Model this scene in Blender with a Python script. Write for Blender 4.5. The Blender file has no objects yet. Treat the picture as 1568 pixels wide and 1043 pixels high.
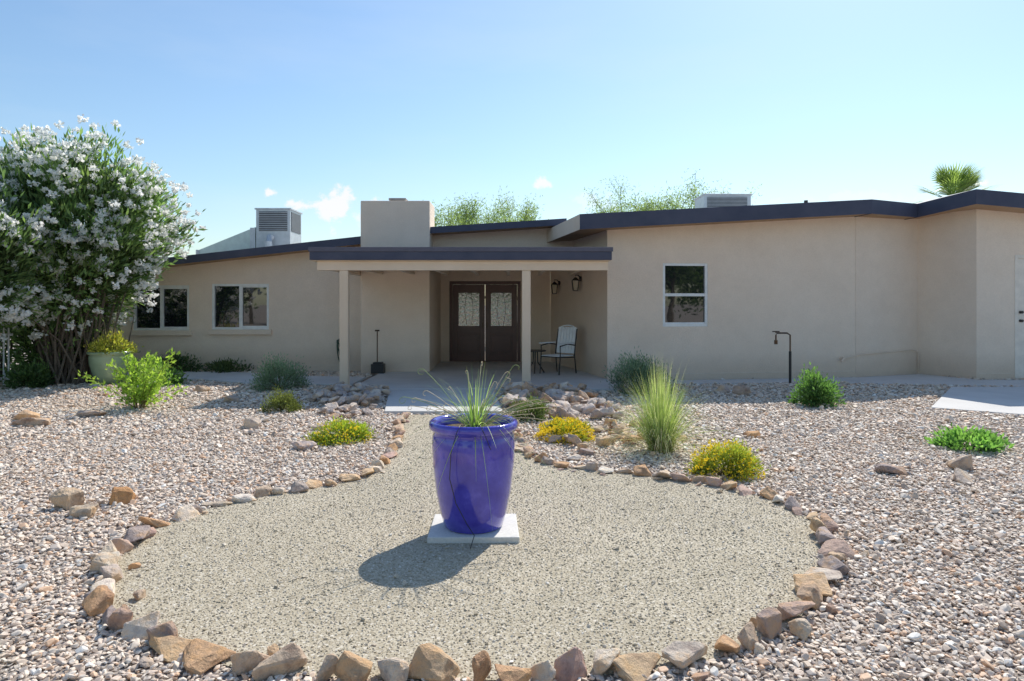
import bpy, bmesh, math, random
import numpy as np
from mathutils import Vector, Matrix, noise as mnoise
rng=np.random.default_rng(7); random.seed(7)
S=bpy.context.scene
S.view_settings.view_transform='Standard'; S.view_settings.look='None'; S.view_settings.exposure=0

# ---------------------------------------------------------------- materials
def newmat(name):
    m=bpy.data.materials.new(name); m.use_nodes=True
    nt=m.node_tree; b=nt.nodes['Principled BSDF']; return m,nt,b
def N(nt,t,**kw):
    n=nt.nodes.new(t)
    for k,v in kw.items(): setattr(n,k,v)
    return n
def ramp(nt,stops,interp='LINEAR'):
    r=N(nt,'ShaderNodeValToRGB'); r.color_ramp.interpolation=interp
    e=r.color_ramp.elements
    while len(e)>1: e.remove(e[-1])
    e[0].position=stops[0][0]; e[0].color=(*stops[0][1],1)
    for p,c in stops[1:]:
        x=e.new(p); x.color=(*c,1)
    return r
def mixc(nt,a,b,fac,mode='MIX'):
    m=N(nt,'ShaderNodeMix',data_type='RGBA',blend_type=mode)
    for s,v in ((m.inputs[6],a),(m.inputs[7],b),(m.inputs[0],fac)):
        if isinstance(v,(tuple,list)): s.default_value=(*v,1)
        elif isinstance(v,(int,float)): s.default_value=v
        else: nt.links.new(v,s)
    return m.outputs[2]
def noisen(nt,scale,detail=4,rough=.6,coord=None,dim='3D'):
    n=N(nt,'ShaderNodeTexNoise'); n.inputs['Scale'].default_value=scale
    n.inputs['Detail'].default_value=detail; n.inputs['Roughness'].default_value=rough
    if coord is None:
        coord=N(nt,'ShaderNodeTexCoord').outputs['Object']
    nt.links.new(coord,n.inputs['Vector']); return n
def bump(nt,b,h,strength=.4,dist=.01):
    n=N(nt,'ShaderNodeBump'); n.inputs['Strength'].default_value=strength; n.inputs['Distance'].default_value=dist
    nt.links.new(h,n.inputs['Height']); nt.links.new(n.outputs[0],b.inputs['Normal']); return n

def mat_mottled(name,c1,c2,scale=3,rough=.85,bs=60,bstr=.4,bd=.01,detail=5,fine=0.0,spec=.3):
    m,nt,b=newmat(name)
    n=noisen(nt,scale,detail)
    r=ramp(nt,[(.3,c1),(.7,c2)]); nt.links.new(n.outputs['Fac'],r.inputs[0])
    col=r.outputs[0]
    n2=noisen(nt,bs,3)
    if fine>0:
        r2=ramp(nt,[(.3,(1-fine,)*3),(.7,(1,1,1))]); nt.links.new(n2.outputs['Fac'],r2.inputs[0])
        col=mixc(nt,col,r2.outputs[0],1.0,'MULTIPLY')
    nt.links.new(col,b.inputs['Base Color']); b.inputs['Roughness'].default_value=rough
    b.inputs['Specular IOR Level'].default_value=spec
    bump(nt,b,n2.outputs['Fac'],bstr,bd); return m
def mat_stucco(name,c1,c2):
    m,nt,b=newmat(name); oc=N(nt,'ShaderNodeTexCoord').outputs['Object']
    n=noisen(nt,.8,8,.68,oc); r=ramp(nt,[(.3,c1),(.7,c2)]); nt.links.new(n.outputs['Fac'],r.inputs[0])
    n3=noisen(nt,3.5,6,.65,oc); r3=ramp(nt,[(.32,(.955,.95,.945)),(.62,(1,1,1))]); nt.links.new(n3.outputs['Fac'],r3.inputs[0])
    c=mixc(nt,r.outputs[0],r3.outputs[0],1.0,'MULTIPLY')
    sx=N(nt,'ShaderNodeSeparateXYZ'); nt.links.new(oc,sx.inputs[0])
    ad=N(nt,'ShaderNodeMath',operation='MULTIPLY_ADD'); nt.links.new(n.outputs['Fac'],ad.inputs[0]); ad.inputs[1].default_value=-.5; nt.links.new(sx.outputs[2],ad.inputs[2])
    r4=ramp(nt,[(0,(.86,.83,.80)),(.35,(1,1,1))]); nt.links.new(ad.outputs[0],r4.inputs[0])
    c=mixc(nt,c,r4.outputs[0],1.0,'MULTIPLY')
    n2=noisen(nt,38,6,.75,oc); r5=ramp(nt,[(.35,(.93,.93,.93)),(.6,(1,1,1))]); nt.links.new(n2.outputs['Fac'],r5.inputs[0])
    c=mixc(nt,c,r5.outputs[0],1.0,'MULTIPLY')
    nt.links.new(c,b.inputs['Base Color']); b.inputs['Roughness'].default_value=.92; b.inputs['Specular IOR Level'].default_value=.15
    bump(nt,b,n2.outputs['Fac'],.7,.014); return m
def mat_plain(name,c,rough=.5,metal=0,spec=.5):
    m,nt,b=newmat(name)
    n=noisen(nt,6,4); r=ramp(nt,[(.3,tuple(x*.88 for x in c)),(.7,tuple(min(1,x*1.08) for x in c))])
    nt.links.new(n.outputs['Fac'],r.inputs[0]); nt.links.new(r.outputs[0],b.inputs['Base Color'])
    b.inputs['Roughness'].default_value=rough; b.inputs['Metallic'].default_value=metal; b.inputs['Specular IOR Level'].default_value=spec
    return m
def mat_leaf(name,trans=.35,rough=.5,tint=(1.0,1.15,.55),k=1.8):
    m,nt,b=newmat(name)
    a=N(nt,'ShaderNodeAttribute',attribute_name='Col')
    nt.links.new(a.outputs['Color'],b.inputs['Base Color']); b.inputs['Roughness'].default_value=rough
    b.inputs['Specular IOR Level'].default_value=.35
    t=N(nt,'ShaderNodeBsdfTranslucent')
    tc=mixc(nt,a.outputs['Color'],tint,.9,'MULTIPLY')
    sc=N(nt,'ShaderNodeVectorMath',operation='SCALE'); sc.inputs[3].default_value=k; nt.links.new(tc,sc.inputs[0])
    nt.links.new(sc.outputs[0],t.inputs[0])
    mx=N(nt,'ShaderNodeMixShader'); mx.inputs[0].default_value=trans
    nt.links.new(b.outputs[0],mx.inputs[1]); nt.links.new(t.outputs[0],mx.inputs[2])
    nt.links.new(mx.outputs[0],nt.nodes['Material Output'].inputs[0]); return m
def mat_rock(name):
    m,nt,b=newmat(name)
    a=N(nt,'ShaderNodeAttribute',attribute_name='Col')
    n=noisen(nt,9,6,.65); r=ramp(nt,[(.32,(.6,.52,.5)),(.5,(1.0,.96,.93)),(.62,(1.15,1.05,.9)),(.75,(1.45,1.4,1.3))]); nt.links.new(n.outputs['Fac'],r.inputs[0])
    c=mixc(nt,a.outputs['Color'],r.outputs[0],1.0,'MULTIPLY')
    n3=noisen(nt,4.5,5,.7); r3=ramp(nt,[(.50,(0,0,0)),(.60,(1,1,1))]); nt.links.new(n3.outputs['Fac'],r3.inputs[0])
    f=N(nt,'ShaderNodeMath',operation='MULTIPLY'); f.inputs[1].default_value=.5; nt.links.new(r3.outputs[0],f.inputs[0])
    c=mixc(nt,c,(.60,.34,.16),f.outputs[0])
    nt.links.new(c,b.inputs['Base Color']); b.inputs['Roughness'].default_value=.75; b.inputs['Specular IOR Level'].default_value=.35
    n2=noisen(nt,22,8,.72); bump(nt,b,n2.outputs['Fac'],.9,.03); return m
def mat_attr(name,rough=.7,spec=.3):
    m,nt,b=newmat(name)
    a=N(nt,'ShaderNodeAttribute',attribute_name='Col')
    n=noisen(nt,25,4); r=ramp(nt,[(.3,(.7,.7,.7)),(.7,(1.1,1.1,1.1))]); nt.links.new(n.outputs['Fac'],r.inputs[0])
    nt.links.new(mixc(nt,a.outputs['Color'],r.outputs[0],1.0,'MULTIPLY'),b.inputs['Base Color'])
    b.inputs['Roughness'].default_value=rough; b.inputs['Specular IOR Level'].default_value=spec
    bump(nt,b,n.outputs['Fac'],.5,.01); return m
def mat_pebble(name,stops):
    m,nt,b=newmat(name)
    o=N(nt,'ShaderNodeObjectInfo')
    r=ramp(nt,stops,'CONSTANT'); nt.links.new(o.outputs['Random'],r.inputs[0])
    n=noisen(nt,1.3,4); r2=ramp(nt,[(.3,(.78,.77,.76)),(.7,(1.12,1.11,1.1))]); nt.links.new(n.outputs['Fac'],r2.inputs[0])
    nt.links.new(mixc(nt,r.outputs[0],r2.outputs[0],1.0,'MULTIPLY'),b.inputs['Base Color'])
    b.inputs['Roughness'].default_value=.6; b.inputs['Specular IOR Level'].default_value=.45; return m

# ---------------------------------------------------------------- mesh builder
class MB:
    def __init__(s): s.v=[];s.n=0;s.li=[];s.ls=[];s.col=[];s.mi=[]
    def add(s,verts,faces,col=(.5,.5,.5),mi=0):
        verts=np.asarray(verts,float).reshape(-1,3); s.v.append(verts)
        if isinstance(faces,np.ndarray):
            f=faces+s.n; k=f.shape[1]; nf=len(f); s.li.append(f.ravel()); s.ls.append(np.full(nf,k))
        else:
            nf=len(faces); s.li.append(np.array([i+s.n for f in faces for i in f])); s.ls.append(np.array([len(f) for f in faces]))
        c=np.asarray(col,float)
        if c.ndim==1: c=np.tile(c,(nf,1))
        s.col.append(c[:,:3]); 
        s.mi.append(np.full(nf,mi) if np.isscalar(mi) else np.asarray(mi))
        s.n+=len(verts)
    def box(s,x0,x1,y0,y1,z0,z1,col=(.5,.5,.5),mi=0):
        v=[(x,y,z) for z in (z0,z1) for y in (y0,y1) for x in (x0,x1)]
        f=[(0,2,3,1),(4,5,7,6),(0,1,5,4),(2,6,7,3),(0,4,6,2),(1,3,7,5)]
        s.add(v,f,col,mi)
    def tube(s,pts,r0,r1,sides=6,col=(.3,.3,.3),mi=0,cap=True):
        P=np.asarray(pts,float); n=len(P); V=[]
        for i in range(n):
            t=P[min(i+1,n-1)]-P[max(i-1,0)]; t/=np.linalg.norm(t)+1e-9
            a=np.array([0,0,1.]) if abs(t[2])<.9 else np.array([1.,0,0])
            u=np.cross(t,a);u/=np.linalg.norm(u);w=np.cross(t,u)
            r=r0+(r1-r0)*i/(n-1)
            for k in range(sides):
                an=2*math.pi*k/sides; V.append(P[i]+r*(math.cos(an)*u+math.sin(an)*w))
        F=[(i*sides+k,i*sides+(k+1)%sides,(i+1)*sides+(k+1)%sides,(i+1)*sides+k) for i in range(n-1) for k in range(sides)]
        if cap: F+= [tuple(range(sides)),tuple((n-1)*sides+k for k in range(sides))]
        s.add(V,F,col,mi)
    def lathe(s,prof,cx,cy,seg=48,col=(.3,.3,.3),mi=0):
        V=[(cx+r*math.cos(2*math.pi*k/seg),cy+r*math.sin(2*math.pi*k/seg),z) for r,z in prof for k in range(seg)]
        F=[(i*seg+k,i*seg+(k+1)%seg,(i+1)*seg+(k+1)%seg,(i+1)*seg+k) for i in range(len(prof)-1) for k in range(seg)]
        s.add(V,F,col,mi)
    def build(s,name,mats,parent=None,smooth=False,bevel=0):
        V=np.concatenate(s.v); li=np.concatenate(s.li).astype(np.int32); ls=np.concatenate(s.ls).astype(np.int32)
        me=bpy.data.meshes.new(name); me.vertices.add(len(V)); me.vertices.foreach_set('co',V.ravel())
        me.loops.add(len(li)); me.loops.foreach_set('vertex_index',li)
        me.polygons.add(len(ls)); me.polygons.foreach_set('loop_start',np.concatenate([[0],np.cumsum(ls)[:-1]]).astype(np.int32))
        me.polygons.foreach_set('loop_total',ls)
        me.polygons.foreach_set('material_index',np.concatenate(s.mi).astype(np.int32))
        me.polygons.foreach_set('use_smooth',np.full(len(ls),smooth))
        me.update(calc_edges=True); me.validate()
        a=me.color_attributes.new('Col','FLOAT_COLOR','CORNER')
        c=np.repeat(np.concatenate(s.col),ls,axis=0); c=np.concatenate([c,np.ones((len(c),1))],1)
        if len(a.data)==len(c): a.data.foreach_set('color',c.ravel())
        for m in (mats if isinstance(mats,(list,tuple)) else [mats]): me.materials.append(m)
        o=bpy.data.objects.new(name,me); S.collection.objects.link(o)
        if parent: o.parent=parent
        if bevel:
            bm=bmesh.new(); bm.from_mesh(me); bmesh.ops.recalc_face_normals(bm,faces=bm.faces); bm.to_mesh(me); bm.free()
            md=o.modifiers.new('b','BEVEL'); md.width=bevel; md.segments=2; md.limit_method='ANGLE'
        return o
def empty(name,loc=(0,0,0)):
    e=bpy.data.objects.new(name,None); e.empty_display_size=.2; S.collection.objects.link(e); return e

def unit(a): return a/(np.linalg.norm(a,axis=-1,keepdims=True)+1e-9)
def leaves(mb,C,D,L,W,cols,jit=.6,mi=0):
    n=len(C)
    d=unit(D+rng.normal(0,jit,(n,3))); s_=unit(np.cross(d,rng.normal(0,1,(n,3))))
    l=(L*rng.uniform(.7,1.3,n))[:,None]; w=(W*rng.uniform(.7,1.3,n))[:,None]
    V=np.stack([C,C+d*l*.45+s_*w*.5,C+d*l,C+d*l*.45-s_*w*.5],1).reshape(-1,3)
    mb.add(V,np.arange(4*n).reshape(-1,4),cols,mi)
def lerpc(a,b,t): return np.asarray(a)[None]*(1-t[:,None])+np.asarray(b)[None]*t[:,None]
def blades(mb,base,n,lmin,lmax,spread,droop,W,ca,cb,seg=6,r=.05,up=1.0,lift=None):
    for i in range(n):
        an=rng.uniform(0,2*math.pi); L=rng.uniform(lmin,lmax); sp=abs(rng.normal(0,spread))
        h=np.array([math.cos(an),math.sin(an),0]); d=unit(h*sp+np.array([0,0,up])); dr=droop*rng.uniform(.5,1.5)
        p0=np.asarray(base)+h*rng.uniform(0,r); side=np.array([-h[1],h[0],0]); side=unit(side+rng.normal(0,.3,3))
        t=np.linspace(0,1,seg+1)[:,None]
        P=p0+d*L*t+ (h*.45*sp-np.array([0,0,1])*sp)*dr*L*t**2.3
        w=W*(1-t**2*.9)*.5
        V=np.concatenate([P-side*w,P+side*w]); m=seg+1
        F=np.array([[k,k+1,m+k+1,m+k] for k in range(seg)])
        c=np.asarray(ca)*(1-(u:=rng.uniform()))+np.asarray(cb)*u
        mb.add(V,F,c*rng.uniform(.75,1.2))
# ---------------------------------------------------------------- rocks
def rock_geo(seed,sx,sy,sz,npts=13):
    r=np.random.default_rng(seed)
    P=r.normal(0,1,(npts,3)); P=P/np.linalg.norm(P,axis=1,keepdims=True); P=np.sign(P)*np.abs(P)**.7; P*=r.uniform(.78,1.05,(npts,1))
    bm=bmesh.new()
    for p in P: bm.verts.new(p)
    bmesh.ops.convex_hull(bm,input=bm.verts)
    bmesh.ops.delete(bm,geom=[v for v in bm.verts if not v.link_faces],context='VERTS')
    bmesh.ops.dissolve_limit(bm,angle_limit=.25,verts=bm.verts,edges=bm.edges)
    try: bmesh.ops.bevel(bm,geom=list(bm.edges),offset=.07,segments=1,affect='EDGES',profile=.5)
    except Exception: pass
    bmesh.ops.triangulate(bm,faces=bm.faces)
    for _ in range(2):
        bmesh.ops.subdivide_edges(bm,edges=[e for e in bm.edges if e.calc_length()>.34],cuts=1)
        bmesh.ops.triangulate(bm,faces=bm.faces)
    off=Vector((seed*3.1,0,0))
    for v in bm.verts:
        v.co+=v.co.normalized()*(.10*mnoise.noise(v.co*1.9+off)+.06*mnoise.noise(v.co*6+off))
    bm.verts.ensure_lookup_table(); bm.verts.index_update()
    V=np.array([v.co[:] for v in bm.verts])*np.array([sx,sy,sz]); F=np.array([[v.index for v in f.verts] for f in bm.faces])
    bm.free(); return V,F
_seed=[100]
ROCKC=[(.68,.52,.37),(.72,.58,.44),(.56,.48,.42),(.64,.40,.23),(.80,.72,.60),(.48,.40,.37),(.70,.46,.27),(.76,.65,.51),(.54,.38,.33),(.82,.77,.69),(.74,.55,.35),(.68,.53,.39),(.40,.35,.34),(.62,.46,.38),(.80,.71,.60)]
def rock(mb,x,y,sx,sy,sz,ang=None,col=None,z=None,tilt=.15):
    _seed[0]+=1
    V,F=rock_geo(_seed[0],sx,sy,sz)
    a=rng.uniform(0,6.28) if ang is None else ang
    M=np.array((Matrix.Rotation(a,3,'Z')@Matrix.Rotation(rng.normal(0,tilt),3,'X')@Matrix.Rotation(rng.normal(0,tilt),3,'Y')))
    V=V@M.T+np.array([x,y,(sz*.55 if z is None else z)])
    c=np.array(ROCKC[rng.integers(len(ROCKC))] if col is None else col)*rng.uniform(.85,1.1)
    mb.add(V,F,c)

# ================================================================= MATERIALS
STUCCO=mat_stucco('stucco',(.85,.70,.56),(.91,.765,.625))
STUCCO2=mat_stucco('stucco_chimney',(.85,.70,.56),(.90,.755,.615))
TRIMTAN=mat_mottled('tan_trim',(.72,.57,.42),(.78,.63,.48),2,.7,40,.2,.004)
FASCIA=mat_mottled('dark_fascia',(.050,.058,.095),(.078,.084,.125),2,.5,30,.2,.004)
SOFFIT=mat_mottled('soffit_wood',(.42,.26,.15),(.50,.33,.20),2,.8,30,.2,.004)
ROOFTOP=mat_mottled('roof_coating',(.6,.6,.58),(.7,.7,.68),1,.8)
CONC=mat_mottled('concrete',(.58,.57,.55),(.70,.685,.66),1.2,.85,70,.3,.004,6,fine=.12,spec=.3)
CONCW=mat_mottled('pale_paver',(.70,.68,.62),(.80,.77,.71),3,.85,60,.4,.006,6,fine=.15)
WHITE=mat_plain('white_vinyl',(.82,.82,.80),.4)
FENCEW=mat_plain('fence_paint',(.62,.62,.60),.6)
DOORBR=mat_plain('door_brown',(.12,.055,.045),.3)
BLACK=mat_plain('black_metal',(.02,.02,.022),.4)
BRONZE=mat_plain('bronze_metal',(.10,.06,.035),.35,.6)
GALV=mat_plain('galvanised',(.55,.58,.61),.45,.3)
DKLOUV=mat_plain('louvre_grey',(.12,.13,.14),.6)
CREAM=mat_plain('cream_door',(.80,.72,.62),.5)
HOSE=mat_plain('hose_green',(.06,.09,.06),.5)
SLAT=mat_plain('pale_slats',(.88,.91,.93),.5)
FROST=mat_plain('fibreglass',(.55,.64,.60),.3)
LEAF=mat_leaf('foliage',.42,k=2.0)
LEAFO=mat_leaf('oleander_leaf',.40,k=2.2,tint=(1,1.1,.6))
PETAL=mat_leaf('petals',.5,.7,(1,1,1),1.05)
PETALY=mat_leaf('yellow_petals',.45,.7,(1,1,.9),1.1)
BARK=mat_attr('bark',.9)
ROCK=mat_rock('rock')
def glassmat(name,base,ior,scale,st):
    m,nt,b=newmat(name); b.inputs['Base Color'].default_value=(*base,1); b.inputs['Roughness'].default_value=.02; b.inputs['IOR'].default_value=ior
    n=noisen(nt,scale,2); bump(nt,b,n.outputs['Fac'],st,.02); return m
GLASS=glassmat('window_glass',(.012,.016,.020),2.1,1.5,.05)
DGLASS=glassmat('door_glass',(.10,.11,.09),3.2,14,.35)

# ================================================================= CAMERA / LIGHT
cam=bpy.data.cameras.new('camera'); co=bpy.data.objects.new('camera',cam); S.collection.objects.link(co)
co.location=(0,0,1.6); co.rotation_euler=(math.radians(90),0,0); cam.lens=24; cam.sensor_width=36; cam.shift_y=-56.5/1568
cam.clip_end=2000; cam.clip_start=.05; S.camera=co
sd=Vector((.45,.85,1.0)).normalized()
sun=bpy.data.lights.new('sun','SUN'); sun.energy=5.0; sun.angle=math.radians(.5); sun.color=(1,.945,.86)
so=bpy.data.objects.new('sun',sun); S.collection.objects.link(so); so.rotation_euler=(-sd).to_track_quat('-Z','Y').to_euler(); so.location=(10,20,30)
W=bpy.data.worlds.new('World'); S.world=W; W.use_nodes=True; nt=W.node_tree; bg=nt.nodes['Background']
sky=N(nt,'ShaderNodeTexSky'); sky.sky_type='NISHITA'; sky.sun_disc=False
sky.sun_elevation=math.asin(sd.z); sky.sun_rotation=math.atan2(sd.x,sd.y); sky.air_density=1.35; sky.dust_density=1.0; sky.ozone_density=2.0; sky.altitude=700
tc=N(nt,'ShaderNodeTexCoord'); gen=tc.outputs['Generated']
nz=noisen(nt,22,9,.62,gen); nzs=N(nt,'ShaderNodeMath',operation='SUBTRACT'); nt.links.new(nz.outputs['Fac'],nzs.inputs[0]); nzs.inputs[1].default_value=.5
tot=None
for cx,cz,rx,rz in [(-.252,.143,.026,.026),(-.225,.128,.03,.016),(-.30,.143,.035,.010),(-.355,.163,.012,.007),(.055,.174,.021,.011),(.5,.15,.06,.012),(.12,.150,.03,.012)]:
    sub=N(nt,'ShaderNodeVectorMath',operation='SUBTRACT'); nt.links.new(gen,sub.inputs[0])
    v=Vector((cx,1,cz)).normalized(); sub.inputs[1].default_value=v
    mul=N(nt,'ShaderNodeVectorMath',operation='MULTIPLY'); nt.links.new(sub.outputs[0],mul.inputs[0]); mul.inputs[1].default_value=(1/rx,1/rx,1/rz)
    ln=N(nt,'ShaderNodeVectorMath',operation='LENGTH'); nt.links.new(mul.outputs[0],ln.inputs[0])
    ma=N(nt,'ShaderNodeMath',operation='MULTIPLY_ADD'); nt.links.new(nzs.outputs[0],ma.inputs[0]); ma.inputs[1].default_value=-6.5; nt.links.new(ln.outputs['Value'],ma.inputs[2])
    mr=N(nt,'ShaderNodeMapRange',interpolation_type='SMOOTHSTEP'); nt.links.new(ma.outputs[0],mr.inputs[0]); mr.inputs[1].default_value=1.2; mr.inputs[2].default_value=.4; mr.inputs[3].default_value=0; mr.inputs[4].default_value=.95 if cx<.1 else .35
    if tot is None: tot=mr.outputs[0]
    else:
        mx=N(nt,'ShaderNodeMath',operation='MAXIMUM'); nt.links.new(tot,mx.inputs[0]); nt.links.new(mr.outputs[0],mx.inputs[1]); tot=mx.outputs[0]
c=mixc(nt,sky.outputs[0],(.84,.935,1.0),1.0,'MULTIPLY')
nz2=N(nt,'ShaderNodeMapping'); nz2.inputs['Scale'].default_value=(1.2,1.2,5); nt.links.new(gen,nz2.inputs[0])
nh=noisen(nt,1.6,6,.55,nz2.outputs[0]); rh=ramp(nt,[(.48,(0,0,0)),(.78,(.18,.18,.18))]); nt.links.new(nh.outputs['Fac'],rh.inputs[0])
c=mixc(nt,c,(5.6,6.1,6.5),rh.outputs[0])
c=mixc(nt,c,(6.6,6.6,6.7),tot)
nt.links.new(c,bg.inputs[0]); bg.inputs[1].default_value=.15

# ================================================================= GROUND + PATHS
GND=mat_mottled('gravel_bed',(.38,.32,.27),(.54,.47,.41),30,.95,120,.8,.02,8,fine=.25)
g=MB(); R=600; g.add([(-R,-R,0),(R,-R,0),(R,R,0),(-R,R,0)],[(0,1,2,3)]); g.build('ground',GND)

RING=[(-1.53,9.8),(-1.49,9.04),(-1.39,8.24),(-1.29,7.5),(-1.28,6.97),(-1.28,6.51),(-1.38,6.22),(-1.55,6.04),(-1.72,5.91),(-1.94,5.73),(-2.11,5.59),(-2.25,5.48),(-2.35,5.34),(-2.43,5.15),(-2.53,4.99),(-2.54,4.78),(-2.52,4.56),(-2.48,4.34),(-2.41,4.11),(-2.35,3.91),(-2.25,3.72),(-2.08,3.52),(-1.90,3.345),(-1.72,3.216),(-1.55,3.126),(-1.386,3.06),(-1.21,2.99),(-1.045,2.96),(-.85,2.93),(-.66,2.90),(-.45,2.89),(-.12,2.89),(.10,2.90),(.355,2.93),(.61,2.96),(.876,3.04),(1.06,3.156),(1.27,3.28),(1.455,3.45),(1.63,3.72),(1.81,3.98),(2.03,4.23),(2.12,4.52),(2.19,4.78),(2.21,5.07),(2.19,5.31),(2.12,5.52),(2.0,5.73),(1.84,5.91),(1.71,6.04),(1.52,6.19),(1.25,6.36),(.99,6.46),(.75,6.51),(.48,6.66),(.30,6.85),(.19,7.12),(.08,7.43),(.03,7.96),(0,8.58),(-.05,9.29),(-.12,9.8)]
ring=np.array(RING)
def inpoly(P,poly):
    x,y=P[:,0],P[:,1]; r=np.zeros(len(P),bool); n=len(poly)
    for i in range(n):
        x1,y1=poly[i];x2,y2=poly[(i+1)%n]
        if y1==y2: continue
        r^=((y1>y)!=(y2>y))&(x<(x2-x1)*(y-y1)/(y2-y1)+x1)
    return r
m,nt,b=newmat('decomposed_granite'); tcn=N(nt,'ShaderNodeTexCoord').outputs['Object']
vo=N(nt,'ShaderNodeTexVoronoi'); vo.inputs['Scale'].default_value=95; nt.links.new(tcn,vo.inputs['Vector'])
sep=N(nt,'ShaderNodeSeparateColor'); nt.links.new(vo.outputs['Color'],sep.inputs[0])
r=ramp(nt,[(0,(.33,.28,.20)),(.12,(.44,.38,.28)),(.4,(.50,.44,.33)),(.65,(.56,.50,.39)),(.88,(.62,.56,.46)),(.96,(.72,.67,.58))],'CONSTANT'); nt.links.new(sep.outputs[0],r.inputs[0])
nn=noisen(nt,1.2,6); r2=ramp(nt,[(.3,(.86,.85,.81)),(.7,(1.06,1.05,1.02))]); nt.links.new(nn.outputs['Fac'],r2.inputs[0])
nt.links.new(mixc(nt,r.outputs[0],r2.outputs[0],1.0,'MULTIPLY'),b.inputs['Base Color']); b.inputs['Roughness'].default_value=.9
ng_=noisen(nt,150,5,.7,tcn); bump(nt,b,ng_.outputs['Fac'],.6,.008)
DG=m
bm=bmesh.new(); f=bm.faces.new([bm.verts.new((x,y,.005)) for x,y in RING]); bmesh.ops.recalc_face_normals(bm,faces=[f]); f.normal_update()
if f.normal.z<0: f.normal_flip()
bmesh.ops.triangulate(bm,faces=bm.faces)
me=bpy.data.meshes.new('gravel_path'); bm.to_mesh(me); bm.free(); me.materials.append(DG); o=bpy.data.objects.new('gravel_path',me); S.collection.objects.link(o)

def slab(name,poly,z0,z1,mat,bevel=.008):
    mb=MB(); n=len(poly); V=[(x,y,z0) for x,y in poly]+[(x,y,z1) for x,y in poly]
    F=[tuple(range(n))[::-1],tuple(range(n,2*n))]+[(i,(i+1)%n,n+(i+1)%n,n+i) for i in range(n)]
    mb.add(V,F); return mb.build(name,mat,bevel=bevel)
SL_WALK=[(-1.84,9.85),(-.13,9.85),(-.33,12.38),(-2.22,12.38)]
SL_LEFT=[(-12.5,13.9),(-9.0,14.35),(-6.6,14.2),(-4.9,13.3),(-3.1,13.2),(-3.1,14.5),(-4.4,14.7),(-6.4,15.6),(-12.5,15.5)]
SL_RIGHT=[(6.35,10.35),(7.4,9.6),(16,9.0),(16,13.0),(8.3,12.9)]
SL_APRON=[(1.99,13.35),(6.0,13.75),(9.4,13.1),(16,13.1),(16,14.15),(9.7,14.2),(9.15,15.35),(7.4,14.65),(2.1,13.9)]
slab('concrete_walkway',SL_WALK,-.02,.05,CONC)
slab('concrete_path',SL_LEFT,-.02,.045,CONC)
slab('concrete_path',SL_RIGHT,-.02,.03,CONC)
slab('concrete_apron',SL_APRON,-.02,.02,CONC)

# ---------------- pebbles
def template_coll(name,mat,n,sub=1):
    c=bpy.data.collections.new(name)
    for i in range(n):
        bm=bmesh.new(); P=rng.normal(0,1,(14,3)); P/=np.linalg.norm(P,axis=1,keepdims=True)
        for p in P: bm.verts.new(p)
        bmesh.ops.convex_hull(bm,input=bm.verts)
        bmesh.ops.delete(bm,geom=[v for v in bm.verts if not v.link_faces],context='VERTS')
        bmesh.ops.bevel(bm,geom=list(bm.edges),offset=.09,segments=1,affect='EDGES',profile=.5)
        sx,sy,sz=1.1,rng.uniform(.6,.95),rng.uniform(.4,.7)
        for v in bm.verts: v.co=Vector((v.co.x*sx,v.co.y*sy,v.co.z*sz))
        me=bpy.data.meshes.new(name); bm.to_mesh(me); bm.free(); me.materials.append(mat)
        c.objects.link(bpy.data.objects.new(name,me))
    return c
def instancer(name,P,sc,coll,tilt=.5):
    me=bpy.data.meshes.new(name); me.vertices.add(len(P)); me.vertices.foreach_set('co',P.ravel())
    a=me.attributes.new('sc','FLOAT','POINT'); a.data.foreach_set('value',sc.astype(np.float32)); me.update()
    o=bpy.data.objects.new(name,me); S.collection.objects.link(o)
    ng=bpy.data.node_groups.new(name,'GeometryNodeTree')
    ng.interface.new_socket(name='Geometry',in_out='INPUT',socket_type='NodeSocketGeometry')
    ng.interface.new_socket(name='Geometry',in_out='OUTPUT',socket_type='NodeSocketGeometry')
    gi=ng.nodes.new('NodeGroupInput'); go=ng.nodes.new('NodeGroupOutput')
    ip=ng.nodes.new('GeometryNodeInstanceOnPoints'); ci=ng.nodes.new('GeometryNodeCollectionInfo')
    ci.inputs[0].default_value=coll; ci.inputs[1].default_value=True; ci.inputs[2].default_value=True
    rv=ng.nodes.new('FunctionNodeRandomValue'); rv.data_type='FLOAT_VECTOR'; rv.inputs[0].default_value=(-tilt,-tilt,0); rv.inputs[1].default_value=(tilt,tilt,6.28)
    na=ng.nodes.new('GeometryNodeInputNamedAttribute'); na.data_type='FLOAT'; na.inputs[0].default_value='sc'
    L=ng.links.new
    L(gi.outputs[0],ip.inputs['Points']); L(ci.outputs[0],ip.inputs['Instance']); ip.inputs['Pick Instance'].default_value=True
    L(rv.outputs[0],ip.inputs['Rotation']); L(na.outputs[0],ip.inputs['Scale']); L(ip.outputs[0],go.inputs[0])
    md=o.modifiers.new('scatter','NODES'); md.node_group=ng; return o
def jgrid(x0,x1,y0,y1,s):
    X,Y=np.meshgrid(np.arange(x0,x1,s),np.arange(y0,y1,s)); P=np.stack([X.ravel(),Y.ravel()],1)
    return P+rng.uniform(-.6*s,.6*s,P.shape)
PEB=mat_pebble('pebble_mix',[(0,(.46,.36,.28)),(.07,(.68,.55,.43)),(.24,(.77,.66,.54)),(.42,(.62,.53,.45)),(.50,(.80,.70,.59)),(.69,(.74,.50,.33)),(.77,(.75,.60,.48)),(.92,(.50,.44,.40)),(.95,(.86,.82,.75))])
GRT=mat_pebble('grit_mix',[(0,(.35,.30,.21)),(.12,(.48,.42,.31)),(.4,(.55,.48,.37)),(.7,(.62,.55,.44)),(.94,(.74,.69,.60))])
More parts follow.
